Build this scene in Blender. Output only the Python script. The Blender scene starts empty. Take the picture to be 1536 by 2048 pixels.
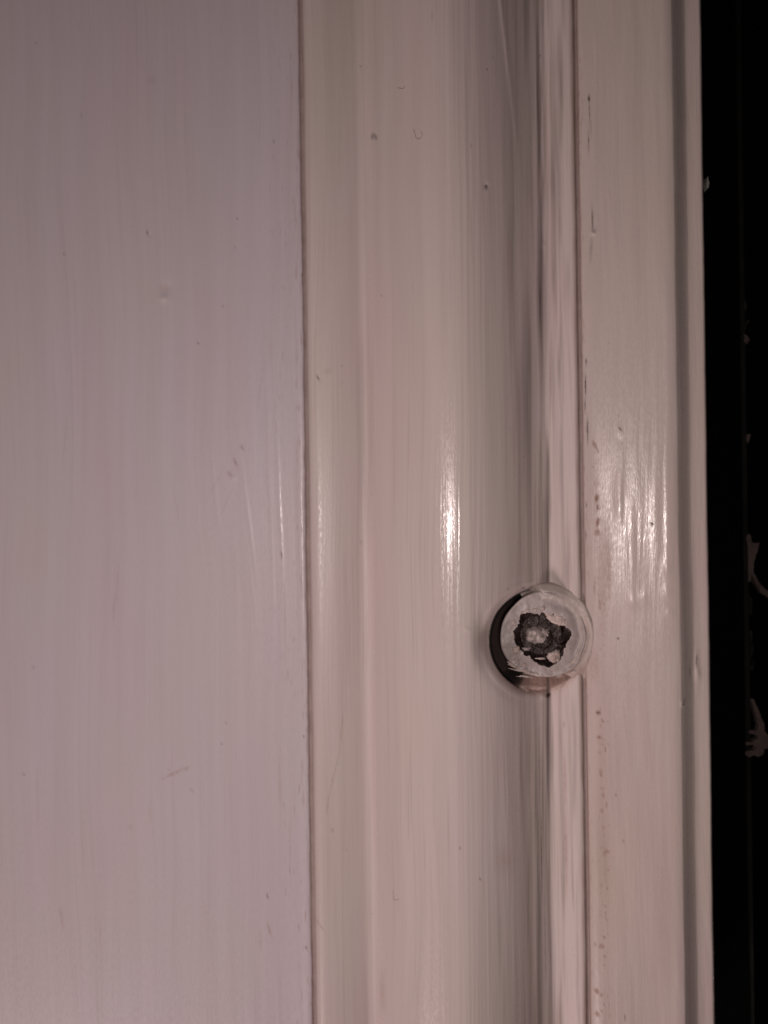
import bpy, math, random
import numpy as np
from mathutils import Matrix

# ------------------------------------------------------------------ camera, light, exposure
S = bpy.context.scene
C = S.collection
MM = 0.001
PX = 0.0625            # mm per photograph pixel (1536 wide) on the board's face
D = 110.0              # camera distance from the board's face, mm
ROLL = 0.0137          # the joinery leans this much in the photograph

cd = bpy.data.cameras.new('camera')
cam = bpy.data.objects.new('camera', cd); C.objects.link(cam)
cd.sensor_fit = 'VERTICAL'; cd.sensor_height = 24
cd.lens = 12.0 / (1024 * PX / D)
cd.clip_start = 0.005; cd.clip_end = 20
cam.matrix_world = Matrix.Translation((0, -D*MM, 0)) @ Matrix.Rotation(math.radians(90), 4, 'X') @ Matrix.Rotation(-math.atan(ROLL), 4, 'Z')
cd.dof.use_dof = True; cd.dof.focus_distance = (D-2)*MM; cd.dof.aperture_fstop = 24
S.camera = cam

w = bpy.data.worlds.new('World'); S.world = w; w.use_nodes = True
w.node_tree.nodes['Background'].inputs[0].default_value = (0.5, 0.4, 0.42, 1)
w.node_tree.nodes['Background'].inputs[1].default_value = 0.006

def area(name, loc, target, size, power, color):
    l = bpy.data.lights.new(name, 'AREA'); l.shape = 'DISK'; l.size = size
    l.energy = power; l.color = color
    o = bpy.data.objects.new(name, l); C.objects.link(o)
    from mathutils import Vector
    o.location = loc
    o.rotation_euler = (Vector(target)-Vector(loc)).to_track_quat('-Z', 'Y').to_euler()
    return o
area('phone_flash', (0.002, -0.111, -0.004), (0.002, 0, -0.030), 0.006, 0.050, (1.0, 0.845, 0.81))
area('room_lamp', (-0.15, -0.18, -0.30), (-0.01, 0, -0.03), 0.12, 0.64, (1.0, 0.785, 0.765))

S.view_settings.view_transform = 'Standard'; S.view_settings.look = 'None'
S.view_settings.exposure = 0; S.view_settings.gamma = 1
S.render.engine = 'CYCLES'

# ------------------------------------------------------------------ helpers
def WP(px, py):        # photograph pixel -> pixel of the un-leaned joinery
    return px - ROLL*(py-1024), py + ROLL*(px-768)
def pos(u, v, h):      # joinery pixel + height (mm towards the viewer) -> metres
    k = PX*(D-h)/D*MM
    return (u-768)*k, -h*MM, (1024-v)*k

def tag(o, label=None, cat=None, group=None, kind=None):
    if label: o['label'] = label
    if cat: o['category'] = cat
    if group: o['group'] = group
    if kind: o['kind'] = kind
    return o

def link(name, verts, faces, mat, parent=None, smooth=True, attrs=None):
    me = bpy.data.meshes.new(name)
    me.from_pydata([tuple(map(float, v)) for v in verts], [], [tuple(map(int, f)) for f in faces])
    me.update()
    if smooth: me.polygons.foreach_set('use_smooth', [True]*len(me.polygons))
    for k, a in (attrs or {}).items():
        at = me.attributes.new(k, 'FLOAT', 'POINT')
        full = np.zeros(len(me.vertices)); full[:len(a)] = a
        at.data.foreach_set('value', full)
    me.materials.append(mat)
    o = bpy.data.objects.new(name, me); C.objects.link(o)
    if parent: o.parent = parent
    return o

def empty(name, loc):
    o = bpy.data.objects.new(name, None); C.objects.link(o); o.location = loc
    o.empty_display_size = 0.005
    return o

def hash2(i, j, seed):
    n = (i*374761393 + j*668265263 + seed*974711) & 0x7fffffff
    n = ((n ^ (n >> 13))*1274126177) & 0x7fffffff
    n = n ^ (n >> 16)
    return (n & 0xffff)/65535.0
def vnoise(x, y, seed=0):
    xi = np.floor(x).astype(np.int64); yi = np.floor(y).astype(np.int64)
    fx = x-xi; fy = y-yi
    fx = fx*fx*(3-2*fx); fy = fy*fy*(3-2*fy)
    a = hash2(xi, yi, seed); b = hash2(xi+1, yi, seed); c = hash2(xi, yi+1, seed); d = hash2(xi+1, yi+1, seed)
    return (a*(1-fx)+b*fx)*(1-fy)+(c*(1-fx)+d*fx)*fy - 0.5
def fbm(x, y, seed=0, o=4):
    t = 0; a = 1
    for k in range(o):
        t = t + a*vnoise(x, y, seed+k*17); x = x*2.03; y = y*2.03; a *= 0.5
    return t
def sst(a, b, x):
    t = np.clip((x-a)/(b-a), 0, 1); return t*t*(3-2*t)
def interp(P, u):       # smooth (monotone cubic) curve through the profile points
    xs = np.array([p[0] for p in P], float); ys = np.array([p[1] for p in P], float)
    dx = np.diff(xs); m = np.diff(ys)/dx
    t = np.zeros(len(xs)); t[0] = m[0]; t[-1] = m[-1]
    for i in range(1, len(xs)-1):
        t[i] = 0 if m[i-1]*m[i] <= 0 else 2*m[i-1]*m[i]/(m[i-1]+m[i])
    u = np.clip(u, xs[0], xs[-1])
    k = np.clip(np.searchsorted(xs, u)-1, 0, len(dx)-1)
    s = (u-xs[k])/dx[k]; h = dx[k]
    return ((2*s**3-3*s**2+1)*ys[k] + (s**3-2*s**2+s)*h*t[k] + (-2*s**3+3*s**2)*ys[k+1] + (s**3-s**2)*h*t[k+1])

# ------------------------------------------------------------------ materials
def nt(m): m.use_nodes = True; t = m.node_tree; return t, t.nodes, t.links, t.nodes['Principled BSDF']
def N(t, kind, **kw):
    n = t.nodes.new(kind)
    for k, v in kw.items(): setattr(n, k, v)
    return n
def math_(t, op, a, b=None, c=None, clamp=False):
    n = t.nodes.new('ShaderNodeMath'); n.operation = op; n.use_clamp = clamp
    for i, x in enumerate((a, b, c)):
        if x is None: continue
        if isinstance(x, (int, float)): n.inputs[i].default_value = x
        else: t.links.new(x, n.inputs[i])
    return n.outputs[0]
def mapped(t, src, scale, loc=(0, 0, 0), rot=(0, 0, 0)):
    n = t.nodes.new('ShaderNodeMapping'); t.links.new(src, n.inputs[0])
    n.inputs[1].default_value = loc; n.inputs[2].default_value = rot; n.inputs[3].default_value = scale
    return n.outputs[0]
def noise(t, vec, scale=1, detail=3, rough=0.5, dist=0):
    n = t.nodes.new('ShaderNodeTexNoise'); t.links.new(vec, n.inputs['Vector'])
    n.inputs['Scale'].default_value = scale; n.inputs['Detail'].default_value = detail
    n.inputs['Roughness'].default_value = rough; n.inputs['Distortion'].default_value = dist
    return n.outputs[0]
def remap(t, v, a, b, c=0, d=1):
    n = t.nodes.new('ShaderNodeMapRange'); t.links.new(v, n.inputs[0])
    for i, x in enumerate((a, b, c, d)): n.inputs[i+1].default_value = x
    return n.outputs[0]
def mixc(t, fac, a, b, blend='MIX'):
    n = t.nodes.new('ShaderNodeMix'); n.data_type = 'RGBA'; n.blend_type = blend
    for idx, x in ((0, fac), (6, a), (7, b)):
        if isinstance(x, (int, float)): n.inputs[idx].default_value = x
        elif isinstance(x, tuple): n.inputs[idx].default_value = (*x, 1)
        else: t.links.new(x, n.inputs[idx])
    return n.outputs[2]

def paint(name, base, streak=1.0, gloss=0.27, seed=0.0, bump=1.0, darkstreak=0.5, grit=0.0045, len1=16):
    m = bpy.data.materials.new(name); t, ns, ln, b = nt(m)
    co = N(t, 'ShaderNodeTexCoord').outputs['Object']
    # strokes wander slightly instead of running dead straight
    wob = noise(t, mapped(t, co, (25, 25, 14), (seed, 0, 0)), 1, 2)
    sep = N(t, 'ShaderNodeSeparateXYZ'); ln.new(co, sep.inputs[0])
    wx = math_(t, 'ADD', sep.outputs[0], math_(t, 'MULTIPLY', math_(t, 'SUBTRACT', wob, 0.5), 0.006))
    comb = N(t, 'ShaderNodeCombineXYZ'); ln.new(wx, comb.inputs[0]); ln.new(sep.outputs[1], comb.inputs[1]); ln.new(sep.outputs[2], comb.inputs[2])
    wv = comb.outputs[0]
    s1 = noise(t, mapped(t, wv, (620, 0, len1), (seed+3, 0, 0)), 1, 3, 0.55)      # broad strokes ~1.6 mm
    s2 = noise(t, mapped(t, wv, (2300, 0, 38), (seed+9, 0, 0)), 1, 3, 0.6)      # bristle lines ~0.4 mm
    s3 = noise(t, mapped(t, co, (5200, 5200, 1500), (seed, 0, 0)), 1, 2)        # orange peel and grit
    broad = noise(t, mapped(t, co, (60, 60, 30), (seed+5, 0, 0)), 1, 3)
    patch = noise(t, mapped(t, co, (110, 110, 28), (seed+50, 0, 0)), 1, 3)
    region = remap(t, noise(t, mapped(t, co, (150, 150, 22), (seed+70, 0, 0)), 1, 2), 0.38, 0.66, 0.15, 1)
    # colour
    c = mixc(t, remap(t, broad, 0.35, 0.68), base, tuple(x*f for x, f in zip(base, (0.985, 0.99, 0.93))))
    c = mixc(t, remap(t, patch, 0.45, 0.72), c, tuple(x*f for x, f in zip(base, (1.0, 0.955, 0.955))))
    ds = math_(t, 'MULTIPLY', remap(t, s2, 0.52, 0.76), region)
    c = mixc(t, math_(t, 'MULTIPLY', ds, darkstreak*0.42), c, (0.30, 0.235, 0.22))
    c = mixc(t, remap(t, s1, 0.35, 0.7, 0, 0.17*streak), c, (0.36, 0.30, 0.27))
    # hairline dirt caught in the strokes
    hl = noise(t, mapped(t, wv, (3000, 0, 170), (seed+21, 0, 0)), 1, 4, 0.65)
    c = mixc(t, math_(t, 'MULTIPLY', remap(t, hl, 0.69, 0.76), 0.36), c, (0.20, 0.13, 0.11))
    # tiny specks
    sp = noise(t, mapped(t, co, (900, 900, 700), (seed+31, 0, 0)), 1, 2)
    c = mixc(t, math_(t, 'MULTIPLY', remap(t, sp, 0.775, 0.80), 0.5), c, (0.12, 0.07, 0.06))
    # placed stains and dirt, plus shade painted into hollows and screw hole (vertex data)
    at = N(t, 'ShaderNodeAttribute', attribute_name='stain')
    c = mixc(t, at.outputs['Fac'], c, (0.27, 0.14, 0.095))
    ad = N(t, 'ShaderNodeAttribute', attribute_name='dirt_shade')
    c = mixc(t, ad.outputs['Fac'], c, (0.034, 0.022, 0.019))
    ln.new(c, b.inputs['Base Color'])
    r = math_(t, 'ADD', remap(t, s3, 0.3, 0.7, -0.07, 0.09), gloss)
    r = math_(t, 'ADD', r, math_(t, 'MULTIPLY', math_(t, 'ADD', ad.outputs['Fac'], at.outputs['Fac']), 1.0, clamp=True))
    am = N(t, 'ShaderNodeAttribute', attribute_name='dull')
    r = math_(t, 'ADD', r, am.outputs['Fac'], clamp=True)
    ln.new(r, b.inputs['Roughness'])
    b.inputs['IOR'].default_value = 1.5
    # relief
    hgt = math_(t, 'ADD', math_(t, 'MULTIPLY', s1, 0.050*streak), math_(t, 'MULTIPLY', math_(t, 'MULTIPLY', s2, remap(t, region, 0, 1, 0.25, 1)), 0.020*streak))
    hgt = math_(t, 'ADD', hgt, math_(t, 'MULTIPLY', s3, grit))
    bp = N(t, 'ShaderNodeBump'); bp.inputs['Strength'].default_value = 1.0
    bp.inputs['Distance'].default_value = 0.001*bump
    ln.new(hgt, bp.inputs['Height']); ln.new(bp.outputs[0], b.inputs['Normal'])
    return m

def plain(name, col, rough=0.5, var=0.25, scale=800, bump=0.0001, metallic=0.0, col2=None, spec=0.5):
    m = bpy.data.materials.new(name); t, ns, ln, b = nt(m)
    co = N(t, 'ShaderNodeTexCoord').outputs['Object']
    n = noise(t, mapped(t, co, (scale,)*3), 1, 4, 0.6)
    c = mixc(t, remap(t, n, 0.35, 0.65), col, col2 or tuple(x*(1-var) for x in col))
    ln.new(c, b.inputs['Base Color']); b.inputs['Roughness'].default_value = rough
    b.inputs['Metallic'].default_value = metallic
    b.inputs['Specular IOR Level'].default_value = spec
    bp = N(t, 'ShaderNodeBump'); bp.inputs['Distance'].default_value = bump
    ln.new(n, bp.inputs['Height']); ln.new(bp.outputs[0], b.inputs['Normal'])
    return m

M_board = paint('mauve_white_paint', (0.620, 0.562, 0.606), streak=0.65, gloss=0.33, seed=1.3, bump=0.8, darkstreak=0.38)
M_mould = paint('ivory_gloss_paint', (0.668, 0.588, 0.575), streak=1.0, gloss=0.185, seed=7.7, bump=1.2, darkstreak=0.8, grit=0.008)
M_strip = paint('ivory_gloss_paint_strip', (0.625, 0.545, 0.520), streak=1.1, gloss=0.25, seed=15.1, bump=1.5, grit=0.010, len1=55, darkstreak=0.45)
M_collar = paint('thick_paint_collar', (0.54, 0.475, 0.455), streak=0.3, gloss=0.42, seed=3.3, bump=1.0, grit=0.02)
M_screwpaint = plain('screw_head_paint', (0.47, 0.415, 0.405), 0.42, col2=(0.38, 0.32, 0.305), scale=600, bump=0.00014)
M_steel = plain('corroded_steel', (0.018, 0.008, 0.005), 0.40, col2=(0.065, 0.048, 0.044), scale=900, bump=0.0005, metallic=0.2)
M_blob = plain('lumpy_old_paint', (0.52, 0.45, 0.43), 0.25, col2=(0.22, 0.18, 0.17), scale=1100, bump=0.0004)
M_chip = plain('chipped_paint', (0.62, 0.53, 0.49), 0.35, col2=(0.42, 0.32, 0.28), scale=1500, bump=0.0003)
M_fleck = plain('old_paint_fleck', (0.13, 0.10, 0.09), 0.9, col2=(0.075, 0.055, 0.05), spec=0.1, scale=400)
M_fleckdim = plain('thin_paint_smear', (0.035, 0.032, 0.028), 0.9, col2=(0.012, 0.011, 0.010), spec=0.1, scale=500)
M_rubber = plain('black_rubber', (0.0012, 0.0011, 0.0011), 0.8, spec=0.05)
M_bead = plain('dark_bead', (0.013, 0.013, 0.011), 0.7, col2=(0.006, 0.006, 0.005), scale=150, spec=0.15)
M_night = plain('night', (0.0015, 0.002, 0.0022), 0.9, spec=0.0)
M_hair = plain('hair', (0.16, 0.11, 0.10), 0.5)
M_lint = plain('pale_lint', (0.30, 0.30, 0.26), 0.8)
M_glass = bpy.data.materials.new('window_glass'); _t, _n, _l, _b = nt(M_glass)
_b.inputs['Base Color'].default_value = (0.7, 0.8, 0.8, 1); _b.inputs['Roughness'].default_value = 0.03
_b.inputs['Transmission Weight'].default_value = 1.0; _b.inputs['IOR'].default_value = 1.45

# ------------------------------------------------------------------ profiles (px, height mm)
P_BOARD = [(-260, -0.05), (300, 0), (560, 0.05), (590, 0.10), (603, 0.16), (608, 0.10), (611, -0.10), (612.5, -0.9), (613.5, -1.4)]
P_MOULD = [(615.2, -1.4), (617.2, -0.5), (620, 0.20), (624, 0.62), (630, 0.84), (637, 0.88), (650, 0.78), (668, 0.55), (685, 0.22), (700, -0.14), (715, -0.56),
           (726, -0.80), (734, -0.84), (741, -0.62), (752, 0.10), (766, 0.92), (785, 1.80), (815, 2.92), (850, 3.92), (885, 4.52), (908, 4.64), (932, 4.48), (960, 3.92),
           (985, 3.15), (1005, 2.35), (1020, 1.62), (1033, 0.86), (1045, 0.08), (1057, -0.85), (1069, -1.68), (1082, -2.30), (1093, -2.60), (1100, -2.62),
           (1108, -2.36), (1119, -1.86), (1132, -1.38), (1144, -1.03), (1153, -0.88), (1158, -0.98), (1160.5, -1.3), (1162, -2.2)]
P_STRIP = [(1164, -2.2), (1165.5, -1.5), (1168, -1.02), (1173, -0.72), (1184, -0.38), (1200, -0.10), (1218, 0.18), (1240, 0.52), (1270, 0.93), (1300, 1.27), (1328, 1.57), (1344, 1.70), (1355, 1.62),
           (1363, 1.15), (1371, 0.40), (1378, -0.20), (1384, -0.46), (1391, -0.50), (1410, -0.52), (1414, -0.66), (1416, -1.4), (1417, -2.7)]
P_FILL = [(613, 0.3)] + [p for p in P_MOULD if 626 < p[0] < 1150] + [(1160, -0.85)] + [p for p in P_STRIP if p[0] > 1185]
HC = WP(1085, 1281); HR = 106.0          # screw hole
SC = WP(1087, 1272); SR = 86.0           # screw head

def floor_h(th):      # th: angle, 0 = right, 90 = up; deep only on the left of the head
    a = np.degrees(th) % 360
    return -1.7 - 11.5*sst(96, 128, a)*(1-sst(216, 244, a)) + 0.80*sst(232, 262, a)*sst(326, 300, a)
def hole(u, v, h):
    dx = u-HC[0]; dy = HC[1]-v
    d = np.hypot(dx, dy); th = np.arctan2(dy, dx); a = np.degrees(th) % 360
    left = sst(70, 110, a)*(1-sst(240, 285, a))
    R = 96 + 10*left + 2.5*fbm(a/38, a*0, 5, 2)
    # slumped paint lip, with a dent on the far left
    lip = (0.10+1.5*left)*np.exp(-np.clip(d-R, 0, None)/(4.5+6*left))
    dent = 1.5*np.exp(-((u-(HC[0]-112))**2/(2*12**2) + (v-HC[1]+2)**2/(2*28**2)))
    ring = 0.22*np.exp(-((d-R-13)/7)**2)*left
    hh = h - lip*sst(R+60, R+12, d) - dent*sst(R-2, R+2, d) + ring
    k = sst(R+1.5, R-4.0, d)
    return hh*(1-k) + (floor_h(th) - 5*sst(72, 60, d) + 0.15*fbm(u/9, v/9, 3))*k, k, d, a

def axis(segs):
    out = []
    for a, b, s in segs:
        n = max(1, int(round((b-a)/s))); out += list(np.linspace(a, b, n, endpoint=False))
    out.append(segs[-1][1]); return np.array(out)

V0, V1 = -260, 2310
def marks(u, v, lst, wu=1.0):     # soft elongated marks: (px, py, half width, half length, angle deg, strength)
    acc = np.zeros_like(u)
    for (px, py, a, b, ang, s) in lst:
        x, y = WP(px, py); r = math.radians(ang)
        du = u-x; dv = v-y
        nz = 1+0.9*vnoise(u/3.0+px, v/4.0, 77)
        p = du*math.cos(r)+dv*math.sin(r); q = -du*math.sin(r)+dv*math.cos(r)
        g = np.exp(-((p/a)**2+(q/b)**2)**1.3)*s*nz
        acc = np.maximum(acc, g)
    return acc

def sheet(name, us, vs, hfun, tonefun, mat, back=-14.0, dullfun=None):
    U, V = np.meshgrid(us, vs)
    h, uu = hfun(U, V)
    X, Y, Z = pos(uu, V, h)
    nr, nc = U.shape
    verts = np.stack([X.ravel(), Y.ravel(), Z.ravel()], 1)
    i = np.arange(nr*nc).reshape(nr, nc)
    f = np.stack([i[:-1, :-1].ravel(), i[1:, :-1].ravel(), i[1:, 1:].ravel(), i[:-1, 1:].ravel()], 1).tolist()
    # sides and back: real thickness
    per = list(i[0, :]) + list(i[1:, -1]) + list(i[-1, -2::-1]) + list(i[-2:0:-1, 0])
    base = len(verts)
    bk = verts[per].copy(); bk[:, 1] = -back*MM
    verts = np.concatenate([verts, bk]); n = len(per)
    for k in range(n):
        k2 = (k+1) % n
        f.append((per[k], per[k2], base+k2, base+k))
    f.append(tuple(base+k for k in range(n-1, -1, -1)))
    dirt_shade, stain = tonefun(U, V)
    dull = dullfun(U, V) if dullfun else 0*U
    return link(name, verts, f, mat, attrs={'dull': np.clip(dull, 0, 1).ravel(), 'dirt_shade': np.clip(dirt_shade, 0, 1).ravel(), 'stain': np.clip(stain, 0, 1).ravel()})

# ------------------------------------------------------------------ left board
def board_h(U, V):
    e = sst(520, 606, U)
    uu = U + e*(1.6*fbm(V/130, U*0, 2, 3) + 0.9*vnoise(V/14, U*0, 9))
    h = interp(P_BOARD, U) + 0.16*fbm(U/210, V/900, 4, 2) + 0.02*fbm((U-0.06*V)/26, V/420, 6, 3)
    for (px, py, r, a) in [(327, 596, 5, 0.10), (335, 577, 9, -0.06), (466, 955, 4, 0.04), (300, 470, 2.5, -0.05)]:
        x, y = WP(px, py); h = h + a*np.exp(-((U-x)**2+(V-y)**2)/(2*r*r))
    # slanted brush ridges
    for (px, py, ln_, sl, a, wd) in [(495, 1020, 130, 0.11, 0.035, 3.2), (557, 960, 150, 0.03, 0.035, 3.0), (430, 980, 110, 0.10, 0.02, 4), (545, 1120, 170, 0.02, 0.02, 3), (395, 1050, 120, 0.13, 0.016, 5), (505, 1180, 90, 0.10, 0.02, 3)]:
        x, y = WP(px, py); q = (U-x)-sl*(V-y)
        h = h + a*np.exp(-(q/wd)**2)*np.exp(-((V-y)/ln_)**2)
    return h, uu
BD = [(295, 465, 2.2, 5, 0, .6), (128, 508, 2.2, 2.2, 0, .6), (397, 687, 2, 2, 0, .7), (475, 438, 2, 2, 0, .5), (470, 495, 2, 2, 0, .5),
      (548, 283, 2, 5, 0, .45), (563, 1110, 1.8, 8, 0, .5), (535, 1792, 2, 6, -15, .6), (443, 1487, 2, 2, 0, .5), (452, 1446, 2, 2, 0, .4),
      (67, 1335, 3, 4, 0, .3), (48, 1549, 3, 3, 0, .3), (72, 85, 2.2, 2.2, 0, .4), (163, 232, 2, 5, 0, .25), (445, 612, 2, 2.5, 0, .4),
      (607, 32, 2, 2.5, 0, .7), (607, 48, 2, 3, 0, .6), (605, 550, 3, 2.5, 0, .6), (598, 1855, 2, 8, 0, .3), (612, 1895, 2, 3, 0, .5), (607, 1473, 2, 3, 0, .45)]
BS = [(432, 965, 1.6, 30, 28, .22), (450, 1010, 1.4, 26, 24, .2), (520, 780, 1.5, 50, 10, .16), (548, 830, 1.5, 60, 8, .14), (480, 1150, 1.5, 44, -14, .14), (235, 1160, 2, 40, 3, .2), (75, 1600, 3, 80, 0, .12), (410, 1830, 2.5, 50, -3, .14), (130, 880, 2, 60, 5, .12), (352, 1010, 1.5, 40, -10, .14), (560, 1560, 3, 60, 0, .2), (580, 1700, 3, 70, 0, .2), (570, 1240, 2, 60, 0, .2), (349, 1546, 3, 26, 66, .42), (372, 1537, 3, 5, 50, .45), (338, 1540, 2, 5, -20, .3), (330, 576, 11, 7, 0, .18), (484, 895, 3, 7, -25, .4), (471, 925, 3, 12, -22, .38), (459, 948, 4, 7, -30, .3),
      (123, 1835, 4, 26, -6, .26), (538, 1858, 3, 16, -14, .4), (521, 1880, 4, 20, 0, .22), (384, 1581, 3, 6, -30, .3), (305, 160, 12, 8, 0, .10),
      (228, 1220, 3, 26, 4, .2), (232, 1195, 3, 12, 0, .22), (300, 1625, 4, 22, 0, .14), (590, 430, 3, 30, 0, .2), (540, 700, 5, 40, 0, .10), (200, 1870, 3, 30, 0, .18), (165, 1700, 4, 60, 0, .10), (262, 1655, 5, 8, -30, .16), (594, 912, 3, 22, 0, .2)]
def board_d(U, V):
    d = marks(U, V, BD) + 0.05*sst(609.5, 612.5, U)
    s = marks(U, V, BS) + 0.2*sst(608, 612, U) + 0.30*sst(588, 600, U)*np.clip(vnoise(U/3, V/34, 8)*3-0.45, 0, 1)
    s = s + 0.55*np.clip(fbm(U/2.6, V/22, 12, 2)*2.2-0.78, 0, 1)*sst(480, 600, U)
    return d, s
o = sheet('painted_board', axis([(-260, 0, 12), (0, 560, 3.0), (560, 613.5, 1.2)]), axis([(V0, V1, 3.5)]), board_h, board_d, M_board)
tag(o, 'wide flat mauve white painted board left of the long thin groove', 'board')

# ------------------------------------------------------------------ rounded moulding with the screw hole
def mould_h(U, V):
    wob = 1.4*fbm(V/150, U*0, 22, 3)
    uu = U + wob*sst(650, 615, U) + 0.8*fbm(V/170, U*0, 29, 2)*sst(1000, 1157, U)
    h = interp(P_MOULD, U) + 0.05*fbm(U/120, V/700, 24, 2)
    # drawn-out paint ridges in the hollow, strongest low down
    amp = 0.11*sst(960, 1040, U)*sst(1140, 1080, U)*(0.35+0.9*sst(1330, 1600, V))
    h = h + amp*fbm(U/13, V/330, 25, 3) + 0.012*sst(640, 760, U)*fbm(U/14, V/500, 26, 2)
    h = h + 0.045*sst(850, 870, U)*sst(1010, 960, U)*fbm((U+0.006*V)/6.5, V/420, 27, 2)
    # raised run of paint at the top of the hollow
    q = U-(1022+0.10*(V-60))
    h = h + 0.16*np.exp(-(q/5.0)**2)*sst(470, 100, V)
    for (px, py, r, a) in [(972, 372, 3, -0.16), (748, 272, 4, -0.10), (934, 1259, 4, 0.06), (1087, 490, 3, 0.1), (1060, 1387, 4, 0.25), (1098, 1388, 5, -0.2), (1088, 1392, 5, 0.2)]:
        x, y = WP(px, py); h = h + a*np.exp(-((U-x)**2+(V-y)**2)/(2*r*r))
    hh, k, d, a = hole(U, V, h)
    return hh, uu
MD = [(745, 272, 2.2, 6, 10, .8), (751, 273, 2.2, 6, -10, .8), (973, 373, 3.2, 4.5, 0, .75), (636, 756, 2, 6, -28, .7), (942, 293, 2, 2, 0, .5),
      (920, 1697, 2, 2, 0, .75), (960, 1757, 2, 2, 0, .75), (723, 1085, 2, 2.5, 0, .6), (665, 1661, 1.8, 3, 0, .7), (683, 731, 1.8, 2.2, 0, .4), (683, 766, 2, 2.2, 0, .4),
      (722, 133, 1.5, 2, 0, .5), (864, 33, 2, 9, 0, .2), (763, 592, 1.6, 2, 0, .5), (1097, 1390, 5, 3.2, -40, .6), (1047, 1176, 3, 3, 0, .5), (1016, 1178, 2, 2, 0, .4),
      (985, 117, 1.6, 2, 0, .5), (1072, 1060, 1.8, 160, 0, .10), (1079, 1520, 1.7, 90, 0, .28), (1071, 1600, 1.5, 120, 1, .24), (1086, 1590, 1.3, 60, 0, .22), (1090, 1870, 2.0, 120, 0, .25), (1083, 1700, 1.4, 80, 0, .35),
      (1050, 1420, 1.6, 60, 0, .14), (1000, 1880, 2.5, 60, 0, .12), (1148, 1350, 2.5, 4, 0, .35), (1128, 1450, 2, 6, 0, .3)]
MS = [(658, 740, 5, 5, 0, .28), (655, 742, 10, 8, 0, .12), (683, 1460, 2, 34, 6, .30), (668, 1550, 2, 48, 14, .30), (656, 1606, 2, 22, 8, .32), (640, 1850, 2, 18, -35, .30),
      (765, 1985, 6, 42, 0, .22), (1070, 1378, 34, 10, 4, .62), (1110, 1372, 26, 10, -18, .5), (1035, 1368, 16, 12, 30, .6), (1010, 1350, 8, 16, -30, .5), (1130, 1560, 5, 60, 0, .2),
      (1132, 1700, 3, 90, 0, .28), (1010, 1720, 20, 30, 0, .14), (897, 1660, 2, 60, 0, .18), (1082, 720, 26, 260, 0, .08)]
def mould_d(U, V):
    d = marks(U, V, MD) + 0.05*sst(620, 617, U) + 0.14*sst(1155, 1160, U)*(1+1.6*fbm(U/4, V/40, 71, 2))
    s = marks(U, V, MS) + 0.2*sst(623, 618, U) + 0.35*sst(1149, 1158, U)*(1+1.2*fbm(U/6, V/50, 72, 2))
    d = d + 0.55*sst(1075, 1090, U)*sst(1162, 1135, U)*np.clip(fbm(U/9, V/190, 63, 3)+0.12, 0, 1)  # grime streaks that also paint shade onto the hollow's right wall
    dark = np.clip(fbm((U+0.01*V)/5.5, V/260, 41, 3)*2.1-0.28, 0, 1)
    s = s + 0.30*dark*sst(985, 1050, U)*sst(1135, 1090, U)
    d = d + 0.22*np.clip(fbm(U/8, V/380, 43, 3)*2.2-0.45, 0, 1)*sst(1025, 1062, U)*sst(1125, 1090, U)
    d = d + 0.16*np.clip(fbm((U+0.01*V)/7, V/300, 81, 3)+0.2, 0, 1)*sst(940, 1030, U)*sst(1045, 1030, U)  # grey streaks, also widening the painted shade up the bulge
    d = d + (0.30*np.clip(fbm((U+0.004*V)/9, V/420, 83, 3)+0.1, 0, 1))*np.exp(-((U-728)/18)**2)  # left trough: its shade painted in as streaky darkening
    d = d + (0.72*np.clip(fbm((U+0.006*V)/11, V/420, 65, 3)+0.15, 0, 1))*sst(1018, 1060, U)*sst(1128, 1086, U)  # streaky grime doubling as painted shade across the right hollow
    dx = U-HC[0]; dy = HC[1]-V; r = np.hypot(dx, dy); a = np.degrees(np.arctan2(dy, dx)) % 360
    left = sst(82, 120, a)*(1-sst(226, 262, a))
    R = 96 + 10*left
    d = np.maximum(d, 1.0*left*sst(R+1.5, R-2.5, r)); s = np.maximum(s, 0.75*sst(R+2, R-5, r))  # stained bare wood, blackened on the left as painted cavity shade
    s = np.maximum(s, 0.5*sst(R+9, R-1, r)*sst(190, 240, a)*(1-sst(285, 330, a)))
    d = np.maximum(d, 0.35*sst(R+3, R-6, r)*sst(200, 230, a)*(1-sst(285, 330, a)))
    return d, s
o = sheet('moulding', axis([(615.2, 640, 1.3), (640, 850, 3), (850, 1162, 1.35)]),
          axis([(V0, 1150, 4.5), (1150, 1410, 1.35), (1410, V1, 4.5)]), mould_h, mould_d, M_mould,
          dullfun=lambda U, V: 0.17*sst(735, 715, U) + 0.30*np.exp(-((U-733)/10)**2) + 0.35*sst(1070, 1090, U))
tag(o, 'rounded ivory painted moulding with a screw sunk in its right hollow', 'moulding')

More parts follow.
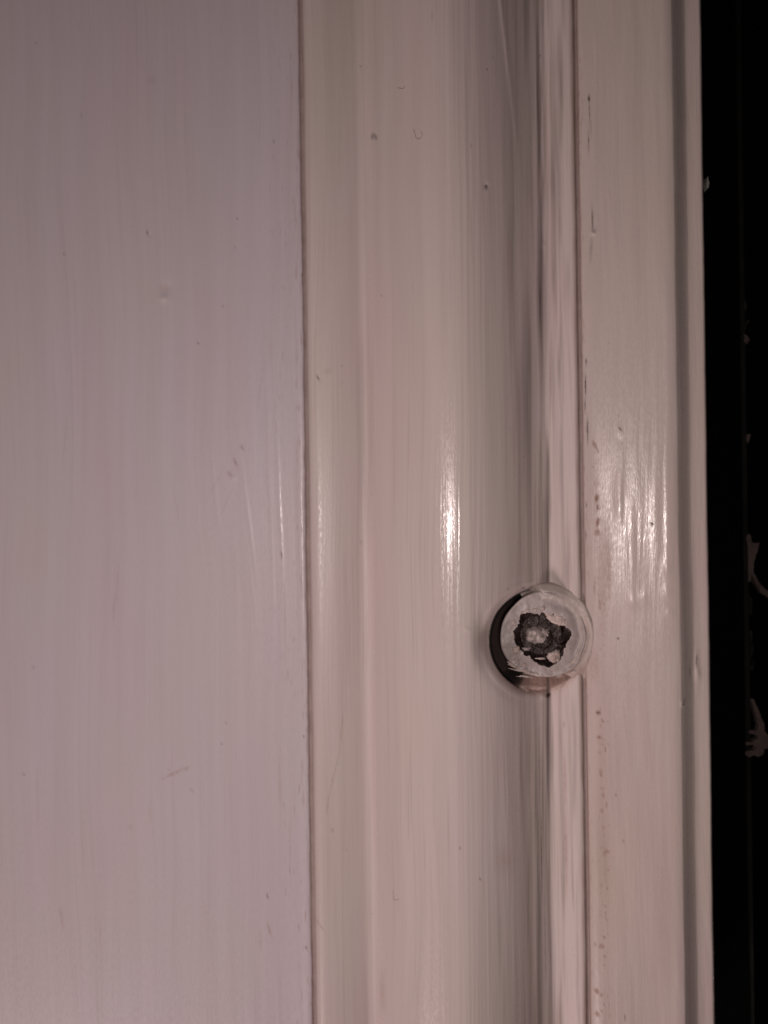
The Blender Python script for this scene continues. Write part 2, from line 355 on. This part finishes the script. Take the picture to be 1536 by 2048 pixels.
# ------------------------------------------------------------------ flat strip with a stepped edge
def strip_h(U, V):
    uu = U + 0.8*fbm(V/170, U*0, 29, 2)*sst(1200, 1160, U) + sst(1300, 1412, U)*(1.2*fbm(V/260, U*0, 33, 2)+0.5*vnoise(V/22, U*0, 37)) + sst(1345, 1366, U)*sst(1400, 1386, U)*2.0*fbm(V/120, U*0, 34, 2)
    h = interp(P_STRIP, U) + sst(1163, 1190, U)*(0.07*fbm(U/70, V/500, 31, 2) + 0.035*fbm(U/17, V/170, 32, 3))
    for (px, py, r, rv, a) in [(1240, 862, 3, 8, 0.035), (1239, 880, 4, 7, -0.02), (1238, 1000, 7, 40, 0.11), (1262, 1080, 6, 70, 0.10), (1310, 1030, 6, 60, 0.09), (1334, 1010, 4, 90, 0.07),
                               (1265, 1205, 8, 10, 0.06), (1287, 1198, 6, 12, 0.05), (1334, 1140, 5, 14, 0.08), (1335, 1188, 6, 12, 0.07), (1338, 1228, 6, 8, 0.06),
                               (1366, 1407, 3, 4, 0.2), (1392, 1335, 4, 22, 0.14), (1396, 1350, 5, 8, 0.10), (1186, 464, 4, 4, 0.12)]:
        x, y = WP(px, py); h = h + a*np.exp(-((U-x)**2/(2*r*r)+(V-y)**2/(2*rv*rv)))
    # bite of the screw hole
    dx = U-HC[0]; dy = HC[1]-V; r = np.hypot(dx, dy)
    k = sst(94, 90, r)
    return h*(1-k)-1.0*k, uu
TD = [(1178, 197, 2.2, 7, 0, .8), (1180, 235, 1.2, 30, -2, .5), (1177, 285, 1.4, 22, 1, .45), (1185, 440, 1.6, 24, 0, .6), (1187, 463, 4, 3.5, 0, .45), (1182, 500, 3, 26, 4, .25),
      (1171, 770, 1.8, 22, 0, .55), (1172, 725, 1.8, 8, 0, .5), (1175, 860, 1.8, 26, 0, .5), (1170, 812, 1.8, 14, 0, .45), (1240, 858, 2, 5, -30, .6), (1238, 832, 1.5, 4, 0, .4),
      (1304, 1048, 2, 2.5, 0, .8), (1366, 1409, 2.6, 3.2, 0, .5), (1392, 1322, 2.2, 14, 4, .5), (1379, 1345, 1.5, 14, 0, .35), (1195, 1425, 3, 3, 0, .5), (1165, 1400, 3, 2, 0, .4),
      (1236, 1277, 2, 2.5, 0, .6), (1173, 1010, 1.6, 6, 0, .4), (1172, 1070, 1.6, 10, 0, .4), (1174, 1250, 2, 10, -20, .4), (1181, 1265, 2, 12, 0, .35), (1232, 1590, 1.8, 3, 0, .4), (1247, 1682, 2, 3, 0, .4), (1250, 2035, 1.8, 8, 0, .4)]
TS = [(1188, 888, 4, 9, -25, .45), (1194, 898, 2, 8, -20, .4), (1193, 996, 3.5, 8, 10, .7), (1195, 1015, 2.2, 6, 0, .6), (1195, 1045, 3, 9, 15, .65), (1194, 1065, 6, 6, 0, .4), (1186, 933, 2.5, 2.5, 0, .4),
      (1189, 1175, 2.5, 18, 3, .32), (1199, 1205, 2.5, 22, -4, .32), (1197, 1426, 5, 5, 0, .45), (1198, 1475, 5, 5, 0, .45), (1201, 1545, 4, 8, 0, .35), (1207, 1590, 3, 7, 0, .32),
      (1203, 1622, 5, 5, 60, .32), (1210, 1705, 4, 9, 20, .32), (1203, 1893, 7, 6, 0, .4), (1190, 1888, 4, 5, 0, .3), (1193, 1982, 4, 7, -40, .6), (1203, 1990, 3, 5, 30, .45), (1195, 2028, 4, 7, -30, .5), (1199, 1505, 3, 4, 0, .3), (1206, 1655, 3, 4, 0, .3), (1202, 1770, 4, 6, 0, .22), (1200, 1830, 4, 6, 0, .22),
      (1205, 1240, 14, 130, 0, .15), (1218, 1160, 4, 60, 0, .16), (1190, 960, 8, 120, 0, .10), (1195, 1650, 16, 420, 0, .06), (1300, 1490, 3, 70, -4, .16), (1250, 1440, 3, 50, -6, .16), (1330, 1720, 4, 90, 0, .10), (1320, 1850, 20, 140, 0, .08),
      (1188, 1330, 12, 40, 0, .22), (1250, 1250, 30, 60, 0, .08), (1348, 1560, 8, 200, 0, .08)]
def strip_d(U, V):
    d = 1.3*marks(U, V, TD) + 0.15*sst(1169.5, 1165.5, U)*(1+1.6*fbm(U/4, V/30, 73, 2))
    s = 1.2*marks(U, V, TS) + 0.5*sst(1172, 1166, U) + 0.35*np.clip(fbm(U/3, V/16, 52, 2)*2.4-0.5, 0, 1)*sst(1184, 1170, U)
    d = d + 0.35*np.clip(fbm(U/2.5, V/20, 55, 2)*2.6-0.8, 0, 1)*sst(1180, 1168, U)
    # grime dabs and hairline cracks gathered beside the joint
    band = np.exp(-((U-1198-6*fbm(V/90, U*0, 74, 2))/11)**2)
    s = s + band*np.clip(fbm(U/5, V/9, 75, 3)*2.0-0.70, 0, 0.35)*sst(820, 1000, V)*(0.45+0.9*sst(1300, 1500, V))
    s = s + 0.20*np.exp(-((U-1205)/26)**2)*sst(820, 1100, V)*(0.6+fbm(U/30, V/160, 76, 2))
    r = np.hypot(U-HC[0], V-HC[1]); s = np.maximum(s, 0.35*sst(120, 96, r)*(0.4+0.6*sst(HC[1]-20, HC[1]+50, V)))
    return d, s
o = sheet('edge_strip', axis([(1164, 1178, 0.9), (1178, 1350, 2.4), (1350, 1417, 1.3)]), axis([(V0, 1170, 3.5), (1170, 1400, 1.8), (1400, V1, 3.5)]), strip_h, strip_d, M_strip, back=-36)
tag(o, 'flat ivory painted strip with stepped edge beside the black window gap', 'trim strip')

# wood behind the joints so the grooves end on something
def box(name, u0, u1, v0, v1, h0, h1, mat, parent=None):
    vs = []
    hm = h1
    for h in (h0, h1):
        for (u, v) in ((u0, v0), (u1, v0), (u1, v1), (u0, v1)):
            x, _, z = pos(u, v, hm); vs.append((x, -h*MM, z))
    fs = [(0, 1, 2, 3), (7, 6, 5, 4), (0, 4, 5, 1), (1, 5, 6, 2), (2, 6, 7, 3), (3, 7, 4, 0)]
    return link(name, vs, fs, mat, parent, smooth=False)
M_wood = plain('grimy_backing_wood', (0.20, 0.15, 0.14), 0.8, col2=(0.13, 0.09, 0.08), scale=300)
o = box('backing_board', -250, 1380, V0, V1, -30, -14.2, M_wood)
tag(o, 'dark wooden backing just seen down the joints of the painted boards', 'backing')
# caulk fill in the two joints
def caulk(name, u0, u1, h, lab):
    us = np.linspace(u0, u1, 5); vs = np.linspace(V0, V1, 500)
    U, V = np.meshgrid(us, vs)
    H = h + 0.12*fbm(V/40, U/5, 61) - 0.15*np.cos((U-u0)/(u1-u0)*2*math.pi)*-1
    H = H - 1.6*sst(104, 92, np.hypot(U-HC[0], V-HC[1]))
    X, Y, Z = pos(U, V, H); n, c = U.shape; i = np.arange(n*c).reshape(n, c)
    vt = np.stack([X.ravel(), Y.ravel(), Z.ravel()], 1)
    f = np.stack([i[:-1, :-1].ravel(), i[1:, :-1].ravel(), i[1:, 1:].ravel(), i[:-1, 1:].ravel()], 1).tolist()
    per = list(i[0, :]) + list(i[1:, -1]) + list(i[-1, -2::-1]) + list(i[-2:0:-1, 0]); b = len(vt)
    bk = vt[per].copy(); bk[:, 1] = 3.5*MM; vt = np.concatenate([vt, bk]); m = len(per)
    for k in range(m): f.append((per[k], per[(k+1) % m], b+(k+1) % m, b+k))
    f.append(tuple(b+k for k in range(m-1, -1, -1)))
    return tag(link(name, vt, f, M_caulk), lab, 'joint filler')
M_caulk = plain('grimy_paint_in_joint', (0.36, 0.285, 0.27), 0.7, col2=(0.30, 0.23, 0.215), scale=400)
caulk('joint_filler', 609, 621, -0.16, 'grimy mauve paint filling the thin groove beside the wide board')
caulk('joint_filler', 1157, 1168.5, -1.30, 'brown grimy paint filling the groove right of the screw hollow')

# ------------------------------------------------------------------ screw
scr = empty('screw', pos(SC[0], SC[1], 0.2))
tag(scr, 'screw with cream painted head and flaked dark socket sunk in the moulding', 'screw')
inv = Matrix.Translation(scr.location).inverted()
def local(vt):
    l = np.array(scr.location); return np.asarray(vt) - l
def polar(name, cen, radii, nth, hfun, mat, parent=scr, closed=True, a0=0, a1=360, attrs=None, rfun=None):
    th = np.radians(np.linspace(a0, a1, nth, endpoint=not closed))
    R, T = np.meshgrid(radii, th)
    if rfun is not None: R = rfun(R, T)
    U = cen[0]+R*np.cos(T); V = cen[1]-R*np.sin(T)
    H = hfun(U, V, R, T)
    X, Y, Z = pos(U, V, H); vt = np.stack([X.ravel(), Y.ravel(), Z.ravel()], 1)
    n, c = U.shape; i = np.arange(n*c).reshape(n, c); f = []
    rows = n if closed else n-1
    for a in range(rows):
        b = (a+1) % n
        for k in range(c-1): f.append((i[a, k], i[a, k+1], i[b, k+1], i[b, k]))
    at = attrs(U, V, R, T) if attrs else None
    o = link(name, local(vt) if parent else vt, f, mat, parent, attrs=at)
    return o
HEAD = -0.80            # height of the head's face, mm
SOC = WP(1085, 1276)
def socket_r(T):        # ragged edge of the flaked paint
    a = np.degrees(T) % 360
    pts = [(0, 57), (12, 60), (20, 53), (35, 58), (48, 64), (60, 55), (80, 52), (95, 50), (115, 56), (132, 66), (150, 58), (165, 60), (182, 57), (197, 62), (215, 52), (235, 46), (255, 50), (270, 57), (285, 60), (300, 56), (318, 52), (335, 48), (347, 54), (360, 57)]
    r = np.interp(a, [p[0] for p in pts], [p[1] for p in pts])
    return r*0.96 + 6*vnoise(a/9.0, a*0, 91) + 3.2*vnoise(a/3.7, a*0, 92)*(0.4+1.2*np.abs(vnoise(a/25, a*0, 93)))*2
def head_rfun(R, T):    # R in 0..1 between the ragged socket edge and the rim
    # ragged edge measured from the socket centre, converted to the head's centre
    sr = socket_r(T); ox, oy = SOC[0]-SC[0], SC[1]-SOC[1]
    inner = np.hypot(ox+sr*np.cos(T), oy+sr*np.sin(T))
    a = np.degrees(T) % 360
    outer = SR + 3.0*fbm(a/40, a*0, 95, 3) - 3.5*np.exp(-((a-262)/30)**2) + 5*np.exp(-((a-95)/25)**2)
    return inner + (outer-inner)*np.clip(R, 0, 1) + np.clip(R-1, 0, None)*2
def head_h(U, V, R, T):
    a = np.degrees(T) % 360
    t = HR_T
    face = HEAD + 0.13*fbm(U/22, V/22, 97, 3) + 0.022*fbm(U/6, V/6, 98, 2) + 0.22*np.exp(-((R-30)/26)**2)*0
    # right third: shallow dished paint inside a raised rim
    right = np.clip(np.cos(T), 0, 1)
    wv = 7*fbm(a/38, a*0, 101, 3)
    face = face - 0.30*right*np.exp(-((R-73+wv)/8.0)**2) + 0.14*right*np.exp(-((R-84+wv)/4.0)**2)
    face = face + 0.14*np.exp(-((a-255)/28)**2)*sst(60, 80, R)*fbm(U/5, V/4, 99, 2)
    return face
radii = [0.0, 0.0, 0.0, 0.03, .08, .15, .25, .35, .45, .55, .65, .74, .81, .87, .92, .955, .98, 1.0, 1.0, 1.0]
HR_T = None
drop = np.array([-1.0, -0.35, -0.06, 0.03, 0.02, 0, 0, 0, 0, 0, 0, 0, 0, -.01, -.03, -.08, -.18, -.36, -1.2, -6.0])
def head_full(U, V, R, T): return head_h(U, V, R, T) + drop[None, :]
polar('head', SC, radii, 260, head_full, M_screwpaint, rfun=head_rfun)
# socket: dark corroded bowl under the ragged paint
def soc_rf(R, T): return R*(socket_r(T)+5)
def soc_h(U, V, R, T):
    q = R/(socket_r(T)+5)
    a = np.degrees(T) % 360
    star = 0.5+0.5*np.cos(np.radians((a-20)*4))
    h = HEAD-0.28 - 1.35*sst(0.98, 0.62, q)*(0.45+0.55*star)*sst(0.28, 0.5, q) - 0.45*sst(0.95, 0.7, q)
    return h + 0.38*fbm(U/11, V/11, 103, 4)
polar('socket', SOC, [0.0, .1, .2, .3, .38, .46, .54, .62, .7, .78, .86, .93, 1.0], 130, soc_h, M_steel, rfun=soc_rf)
# lumps of old paint
def lump(name, cx, cy, rx, ry, h0, ht, mat, seed, rough=0.35, rot=0, parent=scr, n=44, m=12, lab=None):
    c = WP(cx, cy); vt = []; f = []
    for j in range(m+1):
        ph = math.pi*j/m
        for i in range(n):
            th = 2*math.pi*i/n
            rr = math.sin(ph); irr = 1+rough*float(fbm(np.array(math.cos(th)*1.9+seed), np.array(math.sin(th)*1.9), seed, 4))*1.5
            x = rx*rr*irr*math.cos(th); y = ry*rr*irr*math.sin(th)
            X = x*math.cos(rot)-y*math.sin(rot); Y = x*math.sin(rot)+y*math.cos(rot)
            z = h0 + ht*math.cos(ph)*(1+0.75*float(fbm(np.array(X/8+seed), np.array(Y/8), seed+3, 3)))
            vt.append(pos(c[0]+X, c[1]-Y, z))
    for j in range(m):
        for i in range(n):
            f.append((j*n+i, (j+1)*n+i, (j+1)*n+(i+1) % n, j*n+(i+1) % n))
    return link(name, local(vt) if parent is scr else vt, f, mat, parent)
lump('paint_lump', 1073, 1270, 23, 18, HEAD-1.05, 0.80, M_blob, 5, 0.22)
lump('paint_lump', 1109, 1313, 15, 13, HEAD-0.55, 0.55, M_chip, 9, 0.30)
lump('paint_lump', 1113, 1238, 19, 11, HEAD-0.30, 0.30, M_chip, 14, 0.55, rot=-0.6)
lump('paint_lump', 1090, 1262, 12, 10, HEAD-1.0, 0.75, M_blob, 17, 0.6)
lump('paint_lump', 1053, 1297, 9, 6, HEAD-0.9, 0.55, M_blob, 21, 0.6)
lump('paint_lump', 1031, 1300, 8, 7, HEAD-0.05, 0.28, M_chip, 23, 0.5)
for k, (x, y, rx, ry, rt) in enumerate([(1044, 1341, 22, 3.0, -0.18), (1062, 1347, 17, 2.6, -0.05), (1031, 1335, 13, 2.6, -0.5), (1022, 1329, 9, 2.2, -0.7), (1052, 1353, 15, 2.2, -0.1), (1148, 1342, 11, 2.4, 0.65), (1160, 1331, 8, 2.2, 0.9), (1050, 1223, 9, 3, 0.5), (1070, 1219, 7, 2.4, 0.1), (1087, 1216, 4, 4, 0), (1028, 1246, 4, 7, 0.2), (1034, 1322, 5, 5, 0), (1048, 1331, 6, 4, 0.2), (1079, 1317, 10, 2, 0)]):
    lump('paint_chip', x, y, rx, ry, HEAD+0.02-0.02*(k % 3), 0.12, M_chip, 31+k, 0.7, rot=rt, n=26, m=8)
# collar of paint bridging head, hollow and strip on the right and above
def col_h(U, V, R, T):
    a = np.degrees(T)
    base = interp(P_FILL, U)
    m = sst(a0c, a0c+26, a)*sst(a1c, a1c-30, a)
    top = sst(15, 50, a); low = sst(-10, -50, a)
    wv = 8.0*fbm(a/34, a*0, 112, 3)
    inner = HEAD + (-0.12+0.17*top) + 0*R
    k = sst(80+4*(1-top), 98+14*top, R)
    h = inner*(1-k) + (np.maximum(base, -1.5)+0.04)*k
    h = h + ((0.17-0.12*top)*(1+1.4*fbm(a/22, a*0, 118, 2)))*np.exp(-((R-95+wv)/5.5)**2)*m + 0.10*fbm(U/13, V/13, 111, 3)
    h = h - (0.55+2.2*top)*sst(98+4*top, 117, R)
    return h - 4.0*(1-m)**1.5 - 0.3*(1-m)
a0c, a1c = -95, 118
polar('paint_collar', SC, list(np.linspace(75, 117, 26)), 190, col_h, M_collar, closed=False, a0=a0c, a1=a1c,
      attrs=lambda U, V, R, T: {'stain': np.clip(0.22*sst(0, -60, np.degrees(T)) + 0.22*np.exp(-((R-104)/6)**2)*sst(60, 0, np.degrees(T)) + 0.22*np.exp(-((R-87)/3)**2)*sst(40, 0, np.degrees(T)), 0, 1).ravel(), 'dirt_shade': (0.22*np.exp(-((R-88)/2.2)**2)*sst(60, -40, np.degrees(T))).ravel()})
# shank, so the head is carried by something
def cyl(name, c, r, h0, h1, mat, parent, n=40):
    vt = []; f = []
    for h in (h0, h1):
        for i in range(n):
            th = 2*math.pi*i/n; x, _, z = pos(c[0], c[1], 0)
            vt.append((x+r*MM*math.cos(th), -h*MM, z+r*MM*math.sin(th)))
    for i in range(n): f.append((i, (i+1) % n, n+(i+1) % n, n+i))
    f.append(tuple(range(n-1, -1, -1))); f.append(tuple(range(n, 2*n)))
    return link(name, local(vt), f, mat, parent, smooth=False)
cyl('shank', SC, 2.6, -13, -1.9, M_steel, scr)

# ------------------------------------------------------------------ dark window behind the edge
GH = -40.0
def extr(name, pts, h0, h1, mat):
    W = [WP(*p) for p in pts]; n = len(W); vt = []
    for h in (h0, h1):
        for (u, v) in W:
            x, _, z = pos(u, v, h1); vt.append((x, -h*MM, z))
    f = [tuple(range(n)), tuple(range(2*n-1, n-1, -1))] + [(i, n+i, n+(i+1) % n, (i+1) % n) for i in range(n)]
    return link(name, vt, f, mat, smooth=False)
o = box('window_glass', 1440, 1900, V0-200, V1+200, GH-4, GH, M_glass); tag(o, 'dark window glass at the far right edge', 'window glass')
o = box('rubber_seal', 1300, 1484, V0-200, V1+200, GH-6, GH+2, M_rubber); tag(o, 'black recess seal between stepped strip and dark glass', 'seal')
o = box('glazing_bead', 1486, 1495, V0-200, V1+200, GH+0.05, GH+1.2, M_bead); tag(o, 'thin dark grey bead running up the edge of the dark glass', 'glazing bead')
o = box('night_backdrop', 800, 3500, -3000, 5000, -420, -400, M_night); tag(o, kind='structure')
def blobpoly(pts, seed, amp=1.0, sub=3):
    rnd = random.Random(seed); out = []
    n = len(pts)
    for i in range(n):
        a, b = pts[i], pts[(i+1) % n]
        for k in range(sub):
            t = k/sub; out.append((a[0]+(b[0]-a[0])*t+rnd.uniform(-amp, amp), a[1]+(b[1]-a[1])*t+rnd.uniform(-amp, amp)))
    return out
FL = [
 ([(1492, 1077), (1497, 1067), (1502, 1071), (1503, 1082), (1509, 1087), (1520, 1084), (1516, 1100), (1511, 1115), (1508, 1130), (1508, 1143), (1513, 1155), (1521, 1168), (1532, 1179), (1548, 1190), (1560, 1196), (1558, 1204), (1540, 1198), (1524, 1186), (1514, 1172), (1507, 1157), (1503, 1150), (1502, 1163), (1498, 1164), (1497, 1130), (1497, 1092)], M_fleck, 'forked paint fleck with curling tail, largest on the dark glass'),
 ([(1502, 1398), (1508, 1398), (1519, 1425), (1529, 1448), (1530, 1462), (1540, 1474), (1545, 1496), (1530, 1498), (1526, 1510), (1516, 1514), (1508, 1510), (1500, 1515), (1491, 1511), (1490, 1504), (1500, 1501), (1508, 1502), (1512, 1496), (1506, 1490), (1492, 1491), (1493, 1484), (1505, 1484), (1516, 1478), (1516, 1471), (1498, 1467), (1500, 1461), (1516, 1462), (1517, 1452), (1512, 1430)], M_fleck, 'clawed splash of dried paint, lowest on the dark glass'),
 ([(1490, 646), (1497, 638), (1500, 640), (1494, 650), (1492, 660), (1489, 658)], M_fleckdim, 'short hooked paint fleck above the oval one near the glass edge'),
 ([(1489, 668), (1496, 671), (1500, 680), (1494, 688), (1488, 682)], M_fleck, 'small round paint fleck, second from the top on the glass'),
 ([(1489, 598), (1493, 604), (1494, 620), (1489, 621)], M_fleckdim, 'faint thin paint smear highest on the dark glass'),
 ([(1494, 868), (1501, 867), (1500, 876), (1498, 886), (1493, 882)], M_fleck, 'lone pale paint fleck midway above the forked one'),
 ([(1500, 1190), (1503, 1195), (1505, 1215), (1503, 1232), (1500, 1225)], M_fleckdim, 'narrow upright paint smear just under the forked fleck'),
 ([(1502, 1262), (1506, 1262), (1505, 1280), (1507, 1300), (1503, 1318), (1510, 1321), (1508, 1330), (1507, 1341), (1502, 1340), (1503, 1310), (1501, 1285)], M_fleckdim, 'long ragged paint smear between forked fleck and clawed splash'),
]
for k, (pts, mat, lab) in enumerate(FL):
    o = extr('paint_fleck', blobpoly(pts, k, 0.8), GH+0.02, GH+1.45, mat)
    bv = o.modifiers.new('worn_edge', 'BEVEL'); bv.width = 0.0003; bv.segments = 2; bv.limit_method = 'ANGLE'
    tag(o, lab, 'paint fleck', 'dried paint flecks along the glass edge')

# ------------------------------------------------------------------ small loose things
def tube(name, pts, r, mat, lab, cat, h, group=None):
    cu = bpy.data.curves.new(name+'_c', 'CURVE'); cu.dimensions = '3D'; cu.bevel_depth = r*MM; cu.bevel_resolution = 1
    sp = cu.splines.new('NURBS'); sp.points.add(len(pts)-1); sp.order_u = 3; sp.use_endpoint_u = True
    for i, (x, y) in enumerate(pts):
        u, v = WP(x, y); hh = float(interp(P_MOULD, np.array(u))) + h
        sp.points[i].co = (*pos(u, v, hh), 1)
    ob = bpy.data.objects.new('t', cu); C.objects.link(ob)
    dg = bpy.context.evaluated_depsgraph_get(); me = bpy.data.meshes.new_from_object(ob.evaluated_get(dg))
    bpy.data.objects.remove(ob); me.materials.clear(); me.materials.append(mat); me.name = name
    o = bpy.data.objects.new(name, me); C.objects.link(o); return tag(o, lab, cat, group)
tube('hair', [(827, 258), (830, 266), (831, 276), (838, 279), (844, 274), (845, 266), (840, 262)], 0.015, M_hair, 'tiny looped hair on the moulding, right of the double speck', 'hair', 0.03, 'hairs stuck on the moulding')
tube('hair', [(796, 176), (803, 178), (809, 176), (810, 171)], 0.015, M_hair, 'tiny hooked hair near the top of the moulding', 'hair', 0.03, 'hairs stuck on the moulding')
tube('hair', [(786, 1781), (787, 1797), (789, 1801), (797, 1799)], 0.015, M_hair, 'small L shaped hair low on the moulding', 'hair', 0.03, 'hairs stuck on the moulding')

o = extr('lint', [(1413, 362), (1416, 352), (1417, 360), (1419, 366), (1417, 376), (1413, 375)], -5.5, -4.2, M_lint); tag(o, 'tiny pale scrap of lint caught on the outer edge of the strip', 'lint')
